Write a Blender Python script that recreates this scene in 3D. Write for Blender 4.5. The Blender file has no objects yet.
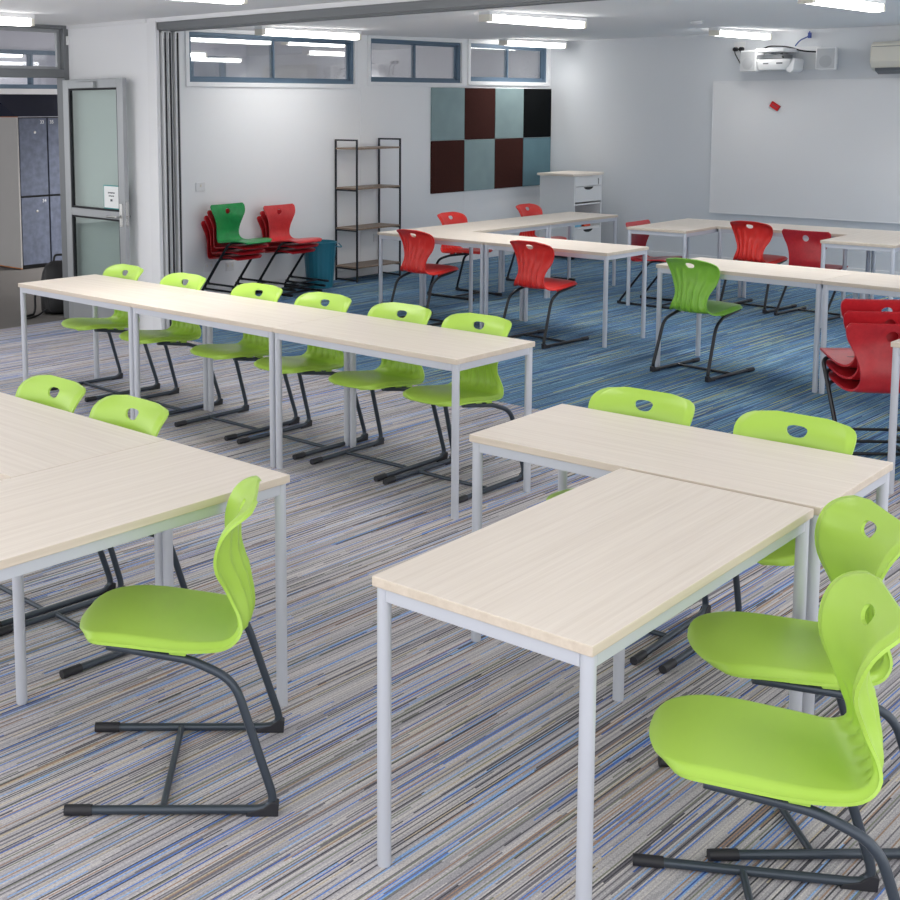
import bpy, bmesh, math, random
from mathutils import Vector, Matrix
random.seed(7)
S = bpy.context.scene
COL = S.collection
PI = math.pi

# ------------------------------------------------------------------ materials
def lin(c):
    c = c / 255.0
    return c / 12.92 if c <= 0.04045 else ((c + 0.055) / 1.055) ** 2.4
def rgb(r, g, b): return (lin(r), lin(g), lin(b), 1.0)

def newmat(name):
    m = bpy.data.materials.new(name); m.use_nodes = True
    nt = m.node_tree; nt.nodes.clear()
    out = nt.nodes.new('ShaderNodeOutputMaterial')
    return m, nt, out
def link(nt, a, b): nt.links.new(a, b)

def mat(name, col, rough=0.5, metal=0.0, spec=0.5, var=0.06, scale=6.0, bump=0.0, bscale=200.0, sub=0.0, coat=0.0):
    """procedural paint / plastic: colour gently modulated by noise, optional fine bump"""
    m, nt, out = newmat(name)
    p = nt.nodes.new('ShaderNodeBsdfPrincipled')
    p.inputs['Roughness'].default_value = rough
    p.inputs['Metallic'].default_value = metal
    p.inputs['Specular IOR Level'].default_value = spec
    p.inputs['Coat Weight'].default_value = coat
    tc = nt.nodes.new('ShaderNodeTexCoord')
    n = nt.nodes.new('ShaderNodeTexNoise'); n.inputs['Scale'].default_value = scale; n.inputs['Detail'].default_value = 4
    link(nt, tc.outputs['Object'], n.inputs['Vector'])
    mx = nt.nodes.new('ShaderNodeMix'); mx.data_type = 'RGBA'
    mx.inputs['A'].default_value = tuple(max(0, x * (1 - var)) for x in col[:3]) + (1,)
    mx.inputs['B'].default_value = tuple(min(1, x * (1 + var)) for x in col[:3]) + (1,)
    link(nt, n.outputs['Fac'], mx.inputs['Factor'])
    link(nt, mx.outputs['Result'], p.inputs['Base Color'])
    if bump:
        nb = nt.nodes.new('ShaderNodeTexNoise'); nb.inputs['Scale'].default_value = bscale
        link(nt, tc.outputs['Object'], nb.inputs['Vector'])
        b = nt.nodes.new('ShaderNodeBump'); b.inputs['Strength'].default_value = bump; b.inputs['Distance'].default_value = 0.002
        link(nt, nb.outputs['Fac'], b.inputs['Height']); link(nt, b.outputs['Normal'], p.inputs['Normal'])
    link(nt, p.outputs['BSDF'], out.inputs['Surface'])
    return m

def emis(name, col, strength):
    m, nt, out = newmat(name)
    e = nt.nodes.new('ShaderNodeEmission'); e.inputs['Color'].default_value = col; e.inputs['Strength'].default_value = strength
    link(nt, e.outputs['Emission'], out.inputs['Surface']); return m

def glass(name, tint, refl=0.12, mul=.55):
    m, nt, out = newmat(name)
    t = nt.nodes.new('ShaderNodeBsdfTransparent'); t.inputs['Color'].default_value = tint
    g = nt.nodes.new('ShaderNodeBsdfGlossy'); g.inputs['Roughness'].default_value = 0.02
    lw = nt.nodes.new('ShaderNodeLayerWeight'); lw.inputs['Blend'].default_value = 0.35
    ma = nt.nodes.new('ShaderNodeMath'); ma.operation = 'MULTIPLY_ADD'
    ma.inputs[1].default_value = mul; ma.inputs[2].default_value = refl
    link(nt, lw.outputs['Fresnel'], ma.inputs[0])
    mx = nt.nodes.new('ShaderNodeMixShader')
    link(nt, ma.outputs[0], mx.inputs[0]); link(nt, t.outputs[0], mx.inputs[1]); link(nt, g.outputs[0], mx.inputs[2])
    link(nt, mx.outputs[0], out.inputs['Surface']); return m

def ramp(nt, stops, interp='CONSTANT'):
    r = nt.nodes.new('ShaderNodeValToRGB'); cr = r.color_ramp; cr.interpolation = interp
    while len(cr.elements) < len(stops): cr.elements.new(0.5)
    for e, (p, c) in zip(cr.elements, stops): e.position = p; e.color = c
    return r

def math_node(nt, op, a=None, b=None, c=None):
    n = nt.nodes.new('ShaderNodeMath'); n.operation = op
    for i, v in enumerate((a, b, c)):
        if v is None: continue
        if isinstance(v, (int, float)): n.inputs[i].default_value = v
        else: link(nt, v, n.inputs[i])
    return n.outputs[0]

def striped_carpet(name, stops, pitch=0.006, run=0.42, dark=0.25):
    """loop-pile carpet: thin coloured yarn lines running along world Y, each broken into random lengths"""
    m, nt, out = newmat(name)
    p = nt.nodes.new('ShaderNodeBsdfPrincipled'); p.inputs['Roughness'].default_value = 0.95
    p.inputs['Specular IOR Level'].default_value = 0.1
    g = nt.nodes.new('ShaderNodeNewGeometry'); s = nt.nodes.new('ShaderNodeSeparateXYZ')
    link(nt, g.outputs['Position'], s.inputs[0])
    cx = math_node(nt, 'FLOOR', math_node(nt, 'DIVIDE', s.outputs['X'], pitch))
    w1 = nt.nodes.new('ShaderNodeTexWhiteNoise'); w1.noise_dimensions = '1D'; link(nt, cx, w1.inputs['W'])
    yy = math_node(nt, 'ADD', math_node(nt, 'DIVIDE', s.outputs['Y'], run), math_node(nt, 'MULTIPLY', w1.outputs['Value'], 37.0))
    cy = math_node(nt, 'FLOOR', yy)
    cb = nt.nodes.new('ShaderNodeCombineXYZ'); link(nt, cx, cb.inputs[0]); link(nt, cy, cb.inputs[1])
    w2 = nt.nodes.new('ShaderNodeTexWhiteNoise'); w2.noise_dimensions = '2D'; link(nt, cb.outputs[0], w2.inputs['Vector'])
    r = ramp(nt, stops); link(nt, w2.outputs['Value'], r.inputs[0])
    # broad bands and pile speckle
    mp = nt.nodes.new('ShaderNodeCombineXYZ')
    link(nt, math_node(nt, 'MULTIPLY', s.outputs['X'], 9.0), mp.inputs[0]); link(nt, math_node(nt, 'MULTIPLY', s.outputs['Y'], 1.3), mp.inputs[1])
    n1 = nt.nodes.new('ShaderNodeTexNoise'); n1.inputs['Scale'].default_value = 1.0; n1.inputs['Detail'].default_value = 3
    link(nt, mp.outputs[0], n1.inputs['Vector'])
    mp2 = nt.nodes.new('ShaderNodeCombineXYZ')
    link(nt, math_node(nt, 'MULTIPLY', s.outputs['X'], 420.0), mp2.inputs[0]); link(nt, math_node(nt, 'MULTIPLY', s.outputs['Y'], 140.0), mp2.inputs[1])
    n2 = nt.nodes.new('ShaderNodeTexNoise'); n2.inputs['Scale'].default_value = 1.0; n2.inputs['Detail'].default_value = 1
    link(nt, mp2.outputs[0], n2.inputs['Vector'])
    f = math_node(nt, 'ADD', math_node(nt, 'MULTIPLY', math_node(nt, 'SUBTRACT', n1.outputs['Fac'], 0.5), dark * 1.6),
                  math_node(nt, 'MULTIPLY_ADD', math_node(nt, 'SUBTRACT', n2.outputs['Fac'], 0.5), 1.1, 1.0))
    mx = nt.nodes.new('ShaderNodeMix'); mx.data_type = 'RGBA'; mx.blend_type = 'MULTIPLY'; mx.inputs['Factor'].default_value = 1.0
    cc = nt.nodes.new('ShaderNodeCombineColor')
    for k in range(3): link(nt, f, cc.inputs[k])
    link(nt, r.outputs['Color'], mx.inputs['A']); link(nt, cc.outputs[0], mx.inputs['B'])
    link(nt, mx.outputs['Result'], p.inputs['Base Color'])
    b = nt.nodes.new('ShaderNodeBump'); b.inputs['Strength'].default_value = 0.5; b.inputs['Distance'].default_value = 0.002
    link(nt, n2.outputs['Fac'], b.inputs['Height']); link(nt, b.outputs['Normal'], p.inputs['Normal'])
    link(nt, p.outputs[0], out.inputs['Surface']); return m

def wood(name, light, dark, sx=1.2, sy=26.0, rough=0.42, amount=1.0):
    """fine straight grain along local X"""
    m, nt, out = newmat(name)
    p = nt.nodes.new('ShaderNodeBsdfPrincipled'); p.inputs['Roughness'].default_value = rough
    tc = nt.nodes.new('ShaderNodeTexCoord'); oi = nt.nodes.new('ShaderNodeObjectInfo')
    mp = nt.nodes.new('ShaderNodeMapping'); mp.inputs['Scale'].default_value = (sx, sy, sy)
    link(nt, tc.outputs['Object'], mp.inputs['Vector'])
    cb = nt.nodes.new('ShaderNodeCombineXYZ')
    for k, q in enumerate((11.0, 23.0, 5.0)): link(nt, math_node(nt, 'MULTIPLY', oi.outputs['Random'], q), cb.inputs[k])
    link(nt, cb.outputs[0], mp.inputs['Location'])
    n = nt.nodes.new('ShaderNodeTexNoise'); n.inputs['Scale'].default_value = 1.0; n.inputs['Detail'].default_value = 6; n.inputs['Distortion'].default_value = 0.35
    link(nt, mp.outputs[0], n.inputs['Vector'])
    n2 = nt.nodes.new('ShaderNodeTexNoise'); n2.inputs['Scale'].default_value = 4.5; n2.inputs['Detail'].default_value = 4
    link(nt, mp.outputs[0], n2.inputs['Vector'])
    a = math_node(nt, 'ADD', math_node(nt, 'MULTIPLY', n.outputs['Fac'], 0.65), math_node(nt, 'MULTIPLY', n2.outputs['Fac'], 0.35))
    r = ramp(nt, [(0.5 - 0.2 / amount, dark), (0.5 + 0.16 / amount, light)], 'LINEAR'); link(nt, a, r.inputs[0])
    link(nt, r.outputs['Color'], p.inputs['Base Color'])
    link(nt, p.outputs[0], out.inputs['Surface']); return m

M = {}
M['wall'] = mat('wall_paint', rgb(233, 234, 236), 0.75, var=0.015, scale=1.5, bump=0.05, bscale=90)
M['wall_grey'] = mat('wall_paint_grey', rgb(213, 216, 220), 0.75, var=0.015, scale=1.5, bump=0.05, bscale=90)
M['ceil'] = mat('ceiling_paint', rgb(238, 238, 238), 0.85, var=0.015, scale=1.0)
M['trim'] = mat('white_trim', rgb(228, 229, 231), 0.5, var=0.02)
M['alu'] = mat('anodised_aluminium', rgb(165, 168, 171), 0.38, metal=0.55, var=0.04, scale=3)
M['stile'] = mat('silver_stile', rgb(196, 198, 200), 0.4, metal=0.2, var=0.03)
M['alu_dark'] = mat('dark_aluminium', rgb(118, 121, 124), 0.45, metal=0.4, var=0.05)
M['gasket'] = mat('black_gasket', rgb(26, 28, 33), 0.6)
M['blueframe'] = mat('blue_grey_window_frame', rgb(88, 110, 130), 0.45, metal=0.1, var=0.05)
M['glass'] = glass('window_glass', (0.96, 0.97, 0.98, 1), 0.04, .4)
M['doorglass'] = glass('door_glass', (0.79, 0.835, 0.82, 1), 0.02, .10)
M['grey_carpet'] = striped_carpet('grey_striped_carpet', [
    (0.0, rgb(182, 178, 182)), (0.26, rgb(164, 161, 166)), (0.47, rgb(196, 191, 190)), (0.61, rgb(120, 117, 124)), (0.715, rgb(80, 79, 86)),
    (0.775, rgb(92, 128, 200)), (0.815, rgb(136, 170, 216)), (0.860, rgb(74, 102, 174)), (0.882, rgb(160, 134, 118)), (0.922, rgb(188, 176, 156)), (0.96, rgb(128, 131, 119))], pitch=.0042, run=.6, dark=.17)
M['blue_carpet'] = striped_carpet('blue_striped_carpet', [
    (0.0, rgb(78, 108, 138)), (0.20, rgb(96, 130, 152)), (0.38, rgb(66, 92, 126)), (0.54, rgb(112, 146, 168)), (0.68, rgb(58, 74, 102)),
    (0.78, rgb(90, 126, 176)), (0.87, rgb(166, 172, 112)), (0.92, rgb(132, 142, 148)), (0.96, rgb(138, 174, 192))], pitch=.0046, run=.6, dark=.3)
M['hall_carpet'] = mat('hall_carpet', rgb(104, 101, 99), 0.95, spec=0.1, var=0.35, scale=160, bump=0.4, bscale=400)
M['tabletop'] = wood('pale_limed_oak_laminate', rgb(236, 226, 214), rgb(221, 209, 196), sy=60.0)
M['tableedge'] = wood('darkened_edging', rgb(214, 201, 185), rgb(198, 184, 167))  # real edge band, its colour darkened to offset strong light on the sides
M['tableleg'] = mat('silver_powder_coat', rgb(196, 199, 207), 0.42, metal=0.15, var=0.02)
M['chairframe'] = mat('graphite_powder_coat', rgb(62, 70, 80), 0.33, metal=0.35, var=0.06)
M['chairframe_dark'] = mat('black_tube', rgb(34, 36, 40), 0.3, metal=0.3, var=0.06)
M['rubber'] = mat('black_rubber', rgb(34, 34, 40), 0.55)
M['lime'] = mat('lime_plastic', rgb(170, 208, 82), 0.36, var=0.02, coat=0.0, bump=0.08, bscale=500)
M['lime_deep'] = mat('grass_green_plastic', rgb(134, 192, 62), 0.36, var=0.02, bump=0.08, bscale=500)
M['red'] = mat('red_plastic', rgb(222, 44, 36), 0.36, var=0.03, bump=0.08, bscale=500)
M['red_ply'] = wood('red_stained_ply', rgb(190, 38, 46), rgb(168, 28, 38), sx=14, sy=14, rough=0.3, amount=1.2)
M['red_ply_pale'] = wood('pale_red_ply', rgb(206, 62, 62), rgb(190, 48, 50), sx=14, sy=14, rough=0.3, amount=1.2)
M['green_ply'] = wood('green_stained_ply', rgb(36, 150, 78), rgb(26, 130, 66), sx=14, sy=14, rough=0.3, amount=1.2)
M['black_metal'] = mat('black_steel', rgb(38, 40, 46), 0.45, metal=0.3)
M['shelfwood'] = wood('brown_oak_board', rgb(152, 132, 112), rgb(112, 94, 78), sx=3, sy=40)
M['white_lam'] = mat('white_laminate', rgb(228, 229, 230), 0.45, var=0.015)
M['white_plastic'] = mat('white_plastic', rgb(222, 223, 224), 0.45, var=0.02)
M['grey_plastic'] = mat('speaker_grille', rgb(186, 188, 190), 0.7, var=0.08, scale=300)
M['cone'] = mat('speaker_cone', rgb(172, 174, 177), 0.7)
M['ivory'] = mat('ivory_plastic', rgb(222, 218, 206), 0.45, var=0.02)
M['board'] = mat('whiteboard_enamel', rgb(230, 230, 231), 0.34, var=0.02, scale=1.2)
M['teal_felt'] = mat('teal_felt', rgb(138, 158, 160), 0.95, spec=0.1, var=0.12, scale=5, bump=0.4, bscale=300)
M['teal_felt_deep'] = mat('deep_teal_felt', rgb(104, 134, 144), 0.95, spec=0.1, var=0.12, scale=5, bump=0.4, bscale=300)
M['brown_felt'] = mat('brown_felt', rgb(66, 38, 34), 0.95, spec=0.1, var=0.22, scale=60, bump=0.4, bscale=300)
M['black_felt'] = mat('black_felt', rgb(12, 15, 17), 0.95, spec=0.1, var=0.2, bump=0.4, bscale=300)
M['locker'] = mat('mottled_blue_grey_laminate', rgb(98, 106, 126), 0.5, var=0.5, scale=14)
M['navy'] = mat('navy_metal', rgb(36, 39, 54), 0.7, spec=.15, var=0.05)
M['locker_side'] = mat('grey_board', rgb(178, 176, 174), 0.6, var=0.03)
M['orange_edge'] = mat('chipboard_edge', rgb(190, 120, 70), 0.7)
M['bag'] = mat('black_nylon', rgb(20, 20, 23), 0.6, var=0.2, bump=0.3, bscale=350)
M['bin'] = mat('teal_plastic', rgb(34, 112, 134), 0.4, var=0.05)
M['tube'] = emis('lit_diffuser', (1.0, 0.985, 0.955, 1), 8.0)
M['led_red'] = mat('red_felt', rgb(205, 36, 40), 0.8, var=0.06)
M['paper'] = mat('white_paper', rgb(236, 238, 238), 0.8, var=0.01)
M['teal_ink'] = mat('teal_ink', rgb(40, 150, 150), 0.6)
M['ink'] = mat('grey_ink', rgb(90, 95, 100), 0.7)
M['chrome'] = mat('satin_chrome', rgb(190, 190, 188), 0.22, metal=0.9, var=0.02)
M['cable'] = mat('black_cable', rgb(22, 22, 25), 0.5)
M['blue_cable'] = mat('blue_cable', rgb(30, 60, 140), 0.45)
M['ltblue'] = mat('light_blue_plastic', rgb(110, 180, 214), 0.5)
M['orange'] = mat('orange_red_card', rgb(214, 78, 44), 0.6)
M['hallwall'] = mat('lilac_grey_paint', rgb(196, 196, 206), 0.8, var=0.02, scale=2)
M['beige'] = mat('beige_paint', rgb(190, 191, 198), 0.8, var=0.03, scale=2)

# ------------------------------------------------------------------ mesh helpers
class MB:
    def __init__(self): self.v = []; self.f = []; self.mi = []
    def add(self, verts, faces, mi=0):
        o = len(self.v); self.v += [tuple(x) for x in verts]
        self.f += [tuple(i + o for i in f) for f in faces]; self.mi += [mi] * len(faces)
        return self
    def box(self, x0, x1, y0, y1, z0, z1, mi=0):
        v = [(x, y, z) for z in (z0, z1) for y in (y0, y1) for x in (x0, x1)]
        return self.add(v, [(0, 2, 3, 1), (4, 5, 7, 6), (0, 1, 5, 4), (2, 6, 7, 3), (0, 4, 6, 2), (1, 3, 7, 5)], mi)
    def prism(self, poly, axis, a0, a1, mi=0):
        """extrude a 2-D polygon along an axis (0,1,2); poly gives the two other coordinates in order"""
        n = len(poly); vs = []
        for a in (a0, a1):
            for p, q in poly:
                c = [0, 0, 0]; c[axis] = a; o = [k for k in range(3) if k != axis]; c[o[0]] = p; c[o[1]] = q; vs.append(c)
        fs = [tuple(range(n)), tuple(range(2 * n - 1, n - 1, -1))]
        fs += [(i, i + n, (i + 1) % n + n, (i + 1) % n) for i in range(n)]
        return self.add(vs, fs, mi)
    def tube(self, pts, r, seg=10, caps=True, mi=0):
        pts = [Vector(p) for p in pts]; n = len(pts); rr = r if isinstance(r, (list, tuple)) else [r] * n
        t = [((pts[min(i + 1, n - 1)] - pts[max(i - 1, 0)])).normalized() for i in range(n)]
        ref = Vector((0, 0, 1)) if abs(t[0].z) < 0.9 else Vector((1, 0, 0))
        u = t[0].cross(ref).normalized(); vs = []; fs = []
        for i in range(n):
            if i: 
                u = (u - t[i] * u.dot(t[i])).normalized()
            w = t[i].cross(u)
            for k in range(seg):
                a = 2 * PI * k / seg; vs.append(pts[i] + (u * math.cos(a) + w * math.sin(a)) * rr[i])
        for i in range(n - 1):
            for k in range(seg):
                k2 = (k + 1) % seg; fs.append((i * seg + k, i * seg + k2, (i + 1) * seg + k2, (i + 1) * seg + k))
        if caps:
            fs.append(tuple(range(seg - 1, -1, -1))); fs.append(tuple((n - 1) * seg + k for k in range(seg)))
        return self.add(vs, fs, mi)
    def lathe(self, prof, cx=0, cy=0, seg=24, mi=0, caps=True):
        vs = []; fs = []; n = len(prof)
        for r, z in prof:
            for k in range(seg):
                a = 2 * PI * k / seg; vs.append((cx + r * math.cos(a), cy + r * math.sin(a), z))
        for i in range(n - 1):
            for k in range(seg):
                k2 = (k + 1) % seg; fs.append((i * seg + k, i * seg + k2, (i + 1) * seg + k2, (i + 1) * seg + k))
        if caps:
            fs.append(tuple(range(seg - 1, -1, -1))); fs.append(tuple((n - 1) * seg + k for k in range(seg)))
        return self.add(vs, fs, mi)
    def build(self, name, mats, parent=None, smooth=False, bevel=0.0, seg=2):
        me = bpy.data.meshes.new(name); me.from_pydata(self.v, [], self.f)
        if not isinstance(mats, (list, tuple)): mats = [mats]
        for m in mats: me.materials.append(m)
        for p, k in zip(me.polygons, self.mi): p.material_index = k
        bm = bmesh.new(); bm.from_mesh(me); bmesh.ops.recalc_face_normals(bm, faces=bm.faces)
        if bevel:
            es = [e for e in bm.edges if len(e.link_faces) == 2 and e.calc_face_angle(0) > 0.6]
            bmesh.ops.bevel(bm, geom=es, offset=bevel, segments=seg, profile=0.5, affect='EDGES')
        bm.to_mesh(me); bm.free()
        if smooth:
            for p in me.polygons: p.use_smooth = True
            me.set_sharp_from_angle(angle=math.radians(38))
        o = bpy.data.objects.new(name, me); COL.objects.link(o)
        if parent: o.parent = parent
        return o

def fillet(pts, rad, n=5):
    pts = [Vector(p) for p in pts]; out = [pts[0]]
    for i in range(1, len(pts) - 1):
        a, b, c = pts[i - 1], pts[i], pts[i + 1]; r = rad[i - 1] if isinstance(rad, (list, tuple)) else rad
        d1, d2 = (a - b), (c - b); l = min(r, d1.length * 0.48, d2.length * 0.48)
        p, q = b + d1.normalized() * l, b + d2.normalized() * l
        for k in range(n + 1):
            t = k / n; out.append(p * (1 - t) ** 2 + b * 2 * t * (1 - t) + q * t ** 2)
    out.append(pts[-1]); return out

def tag(o, label=None, cat=None, group=None, kind=None):
    if label: o['label'] = label
    if cat: o['category'] = cat
    if group: o['group'] = group
    if kind: o['kind'] = kind
    return o
def thing(name, label, cat, loc=(0, 0, 0), rz=0.0, group=None):
    o = bpy.data.objects.new(name, None); o.empty_display_size = 0.1; COL.objects.link(o)
    o.location = loc; o.rotation_euler = (0, 0, rz)
    return tag(o, label, cat, group)
def copy_tree(o, parent=None):
    c = o.copy(); COL.objects.link(c)
    if parent: c.parent = parent
    for ch in list(o.children): copy_tree(ch, c)
    return c
def structure(o): o['kind'] = 'structure'; return o

# ------------------------------------------------------------------ camera (calibrated; room axes: X along the long tables, Y towards the whiteboard)
TH = -0.778
PITCH, ROLL, HC, F_PX, CX, CY = 0.1152, -0.005, 1.85, 1252.2, 324.84, 252.56
F = Vector((0, math.cos(PITCH), -math.sin(PITCH))); R = Vector((1, 0, 0)); U = R.cross(F)
R2 = R * math.cos(ROLL) + U * math.sin(ROLL); U2 = -R * math.sin(ROLL) + U * math.cos(ROLL)
rot = Matrix.Rotation(-TH, 3, 'Z')
R2, U2, F = rot @ R2, rot @ U2, rot @ F
cd = bpy.data.cameras.new('camera'); cam = bpy.data.objects.new('camera', cd); COL.objects.link(cam)
cam.matrix_world = Matrix(((R2.x, U2.x, -F.x, 0), (R2.y, U2.y, -F.y, 0), (R2.z, U2.z, -F.z, HC), (0, 0, 0, 1)))
cd.sensor_width = 36; cd.lens = 36 * F_PX / 900
cd.shift_x = (450 - CX) / 900; cd.shift_y = -(450 - CY) / 900
cd.clip_start = 0.05; cd.clip_end = 100
S.camera = cam

# ------------------------------------------------------------------ setting
AW, BW, BP = -9.35, 13.65, 6.285          # left wall, back wall, partition line
XR, YN = 1.6, -1.2                         # how far the floor runs towards the right and behind the camera
fl = MB()
fl.add([(AW + .05, YN, 0), (XR, YN, 0), (XR, BP, 0), (AW + .05, BP, 0)], [(0, 1, 2, 3)], 0)
fl.add([(AW - .06, BP, 0), (XR, BP, 0), (XR, BW + .1, 0), (AW - .06, BW + .1, 0)], [(0, 1, 2, 3)], 1)
fl.add([(-17.5, YN, 0), (AW + .05, YN, 0), (AW + .05, BP, 0), (AW - .06, BP, 0), (AW - .06, BW + .1, 0), (-17.5, BW + .1, 0)], [(0, 1, 2, 3, 4, 5)], 2)
structure(fl.build('floor', [M['grey_carpet'], M['blue_carpet'], M['hall_carpet']]))
CF, CB = 2.565, 2.71
def cz(b): return 2.585 + (b - 6.3) * .0120   # the far ceiling rises very slightly towards the whiteboard
c = MB(); c.box(AW - .1, XR, 0.6, BP + .0, CF, CF + .2); c.prism([(BP + .1, cz(BP + .1)), (BW + .1, cz(BW + .1)), (BW + .1, 2.8), (BP + .1, 2.8)], 0, AW - .02, XR)
c.box(-17.5, AW - .1, 3.0, BW + .1, 3.0, 3.1)
structure(c.build('ceiling', M['ceil']))

WIN = [(7.66, 9.955, 2.10, 2.573), (10.207, 11.80, 2.13, 2.60), (11.97, 13.563, 2.155, 2.605)]
w = MB()
T = 0.12
w.box(AW - T, AW, BP + .2, BW, 0, WIN[0][2])
edges = [BP + .2] + [x for q in WIN for x in q[:2]] + [BW]
for k in range(0, 8, 2):
    w.box(AW - T, AW, edges[k], edges[k + 1], WIN[0][2], CB)
for (b0, b1, z0, z1) in WIN:
    if z0 > WIN[0][2]: w.box(AW - T, AW, b0, b1, WIN[0][2], z0)
    w.box(AW - T, AW, b0, b1, z1, CB)
structure(w.build('wall_left', M['wall']))
w = MB(); w.box(AW - T, XR, BW, BW + T, 0, CB); structure(w.build('wall_back', M['wall_grey']))
# wall with the doorway (continues the left wall on the near side of the partition)
DO0, DO1 = 5.22, 6.275
w = MB(); w.box(AW - T, AW + .05, 2.6, DO0, 0, CF); w.box(AW - T, AW + .05, DO0, DO1 + .01, 2.57, CF + .1); w.box(AW - T, AW, DO1, BP + .2, 0, CF); w.box(AW, AW + .05, DO1, BP - .012, 0, CF)
structure(w.build('wall_doorway', M['wall']))
# nib wall, its return lining and the bulkhead over the opening
w = MB(); w.box(AW, -8.065, BP - .012, BP + .022, 0, CF); w.box(AW, -8.065, BP + .205, BP + .235, 0, CB)
w.box(-8.065, XR, BP, BP + .20, 2.532, CB + .05)
w.box(AW, -8.065, BP, BP + .20, 2.50, CB + .05)
structure(w.build('wall_partition', M['wall']))
t = MB(); t.box(-8.165, -8.05, BP - .026, BP - .012, 0, CF); structure(t.build('trim_1', M['trim'], bevel=.003))
t = MB(); t.box(-8.165, XR, BP - .02, BP - .0005, 2.532, CF); structure(t.build('trim_2', M['trim']))
t = MB(); t.box(-8.05, XR, BP - .008, BP + .19, 2.472, 2.531); t.box(-8.05, XR, BP + .03, BP + .05, 2.463, 2.472); t.box(-8.05, XR, BP + .12, BP + .14, 2.463, 2.472)
structure(t.build('trim_3', M['alu_dark']))
# skirtings and cornice, wall sheet joint
t = MB(); t.box(AW, AW + .014, BP + .24, BW, 0, .09); structure(t.build('baseboard_left', M['trim'], bevel=.003))
t = MB(); t.box(AW + .014, XR, BW - .014, BW, 0, .09); structure(t.build('baseboard_back', M['trim'], bevel=.003))
t = MB(); t.box(AW, XR, BW - .02, BW, cz(BW) - .035, cz(BW) + .005)
structure(t.build('trim_4', M['wall_grey']))
t = MB(); t.box(AW, -8.17, BP - .028, BP - .012, CF - .03, CF); t.box(AW + .05, AW + .058, DO1 + .002, BP - .028, 0, CF); structure(t.build('trim_5', M['trim']))
t = MB()
for b in (10.06, 11.885): t.box(AW, AW + .004, b - .012, b + .012, .09, WIN[1][2] - .05)
structure(t.build('trim_6', M['wall']))

# clerestory windows: white architrave, blue-grey sliding frame, two panes
for n, (b0, b1, z0, z1) in enumerate(WIN):
    wroot = bpy.data.objects.new('window_%d' % (n + 1), None); COL.objects.link(wroot); structure(wroot)
    wroot.location = (AW, b0, z0); W_, H_ = b1 - b0, z1 - z0
    a = MB(); m_ = .045
    a.box(0, .016, -m_, W_ + m_, -m_, 0); a.box(0, .016, -m_, W_ + m_, H_, H_ + m_); a.box(0, .016, -m_, 0, 0, H_); a.box(0, .016, W_, W_ + m_, 0, H_)
    a.build('architrave', M['trim'], wroot, bevel=.003)
    fr = MB(); q = .032; X0, X1 = -.09, -.01
    fr.box(X0, X1, 0, W_, 0, q + .006); fr.box(X0, X1, 0, W_, H_ - q, H_); fr.box(X0, X1, 0, q, q, H_ - q); fr.box(X0, X1, W_ - q, W_, q, H_ - q)
    fr.build('window_frame', M['blueframe'], wroot, bevel=.003)
    sa = MB(); half = W_ * .49
    for (y0, y1, x) in ((q, half + .015, -.045), (half - .015, W_ - q, -.07)):
        k = .018
        sa.box(x, x + .022, y0, y1, q, q + k + .004); sa.box(x, x + .022, y0, y1, H_ - q - k, H_ - q); sa.box(x, x + .022, y0, y0 + k, q, H_ - q); sa.box(x, x + .022, y1 - k, y1, q, H_ - q)
    sa.build('sliding_sash', M['blueframe'], wroot, bevel=.002)
    for (y0, y1, x) in ((q + .012, half + .005, -.038), (half - .005, W_ - q - .012, -.063)):
        g = MB(); g.box(x, x + .005, y0, y1, q + .012, H_ - q - .01); g.build('pane', M['glass'], wroot)

# doorway: aluminium frame with transom light
d = bpy.data.objects.new('door_1', None); COL.objects.link(d); structure(d); d.location = (AW + .05, 0, 0)
fm = MB()
fm.box(-.11, .012, DO1 - .05, DO1, 0, 2.572); fm.box(-.11, .012, DO0, DO0 + .05, 0, 2.572)
fm.box(-.11, .012, DO0 + .05, DO1 - .05, 2.535, 2.572); fm.box(-.11, .012, DO0 + .05, DO1 - .05, 2.118, 2.19)
fm.build('door_frame', M['alu_dark'], d, bevel=.003)
fm = MB(); fm.box(-.07, -.045, DO0 + .05, DO0 + .085, 2.19, 2.535); fm.box(-.07, -.045, DO1 - .085, DO1 - .05, 2.19, 2.535)
fm.box(-.07, -.045, DO0 + .085, DO1 - .085, 2.19, 2.215); fm.box(-.07, -.045, DO0 + .085, DO1 - .085, 2.505, 2.535)
fm.build('transom_sash', M['alu'], d, bevel=.002)
g = MB(); g.box(-.06, -.055, DO0 + .08, DO1 - .08, 2.21, 2.51); g.build('transom_pane', M['glass'], d)
# the open leaf
leaf = bpy.data.objects.new('door_2', None); COL.objects.link(leaf); structure(leaf)
leaf.location = (AW + .09, 6.225, 0.012); leaf.rotation_euler = (0, 0, math.radians(-2.2))
LW, LH, LT = .905, 2.085, .042
f_ = MB()
st = .085
f_.box(0, st, -LT, 0, 0, LH); f_.box(LW - st, LW, -LT, 0, 0, LH)
f_.box(st, LW - st, -LT, 0, 0, .20); f_.box(st, LW - st, -LT, 0, LH - .075, LH); f_.box(st, LW - st, -LT, 0, .925, .99)
f_.build('leaf_frame', M['alu'], leaf, bevel=.003)
gk = MB()
for z0, z1 in ((.20, .925), (.99, LH - .075)):
    k = .016
    gk.box(st, LW - st, -.034, -.008, z0, z0 + k); gk.box(st, LW - st, -.034, -.008, z1 - k, z1); gk.box(st, st + k, -.034, -.008, z0, z1); gk.box(LW - st - k, LW - st, -.034, -.008, z0, z1)
gk.build('glazing_gasket', M['gasket'], leaf)
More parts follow.
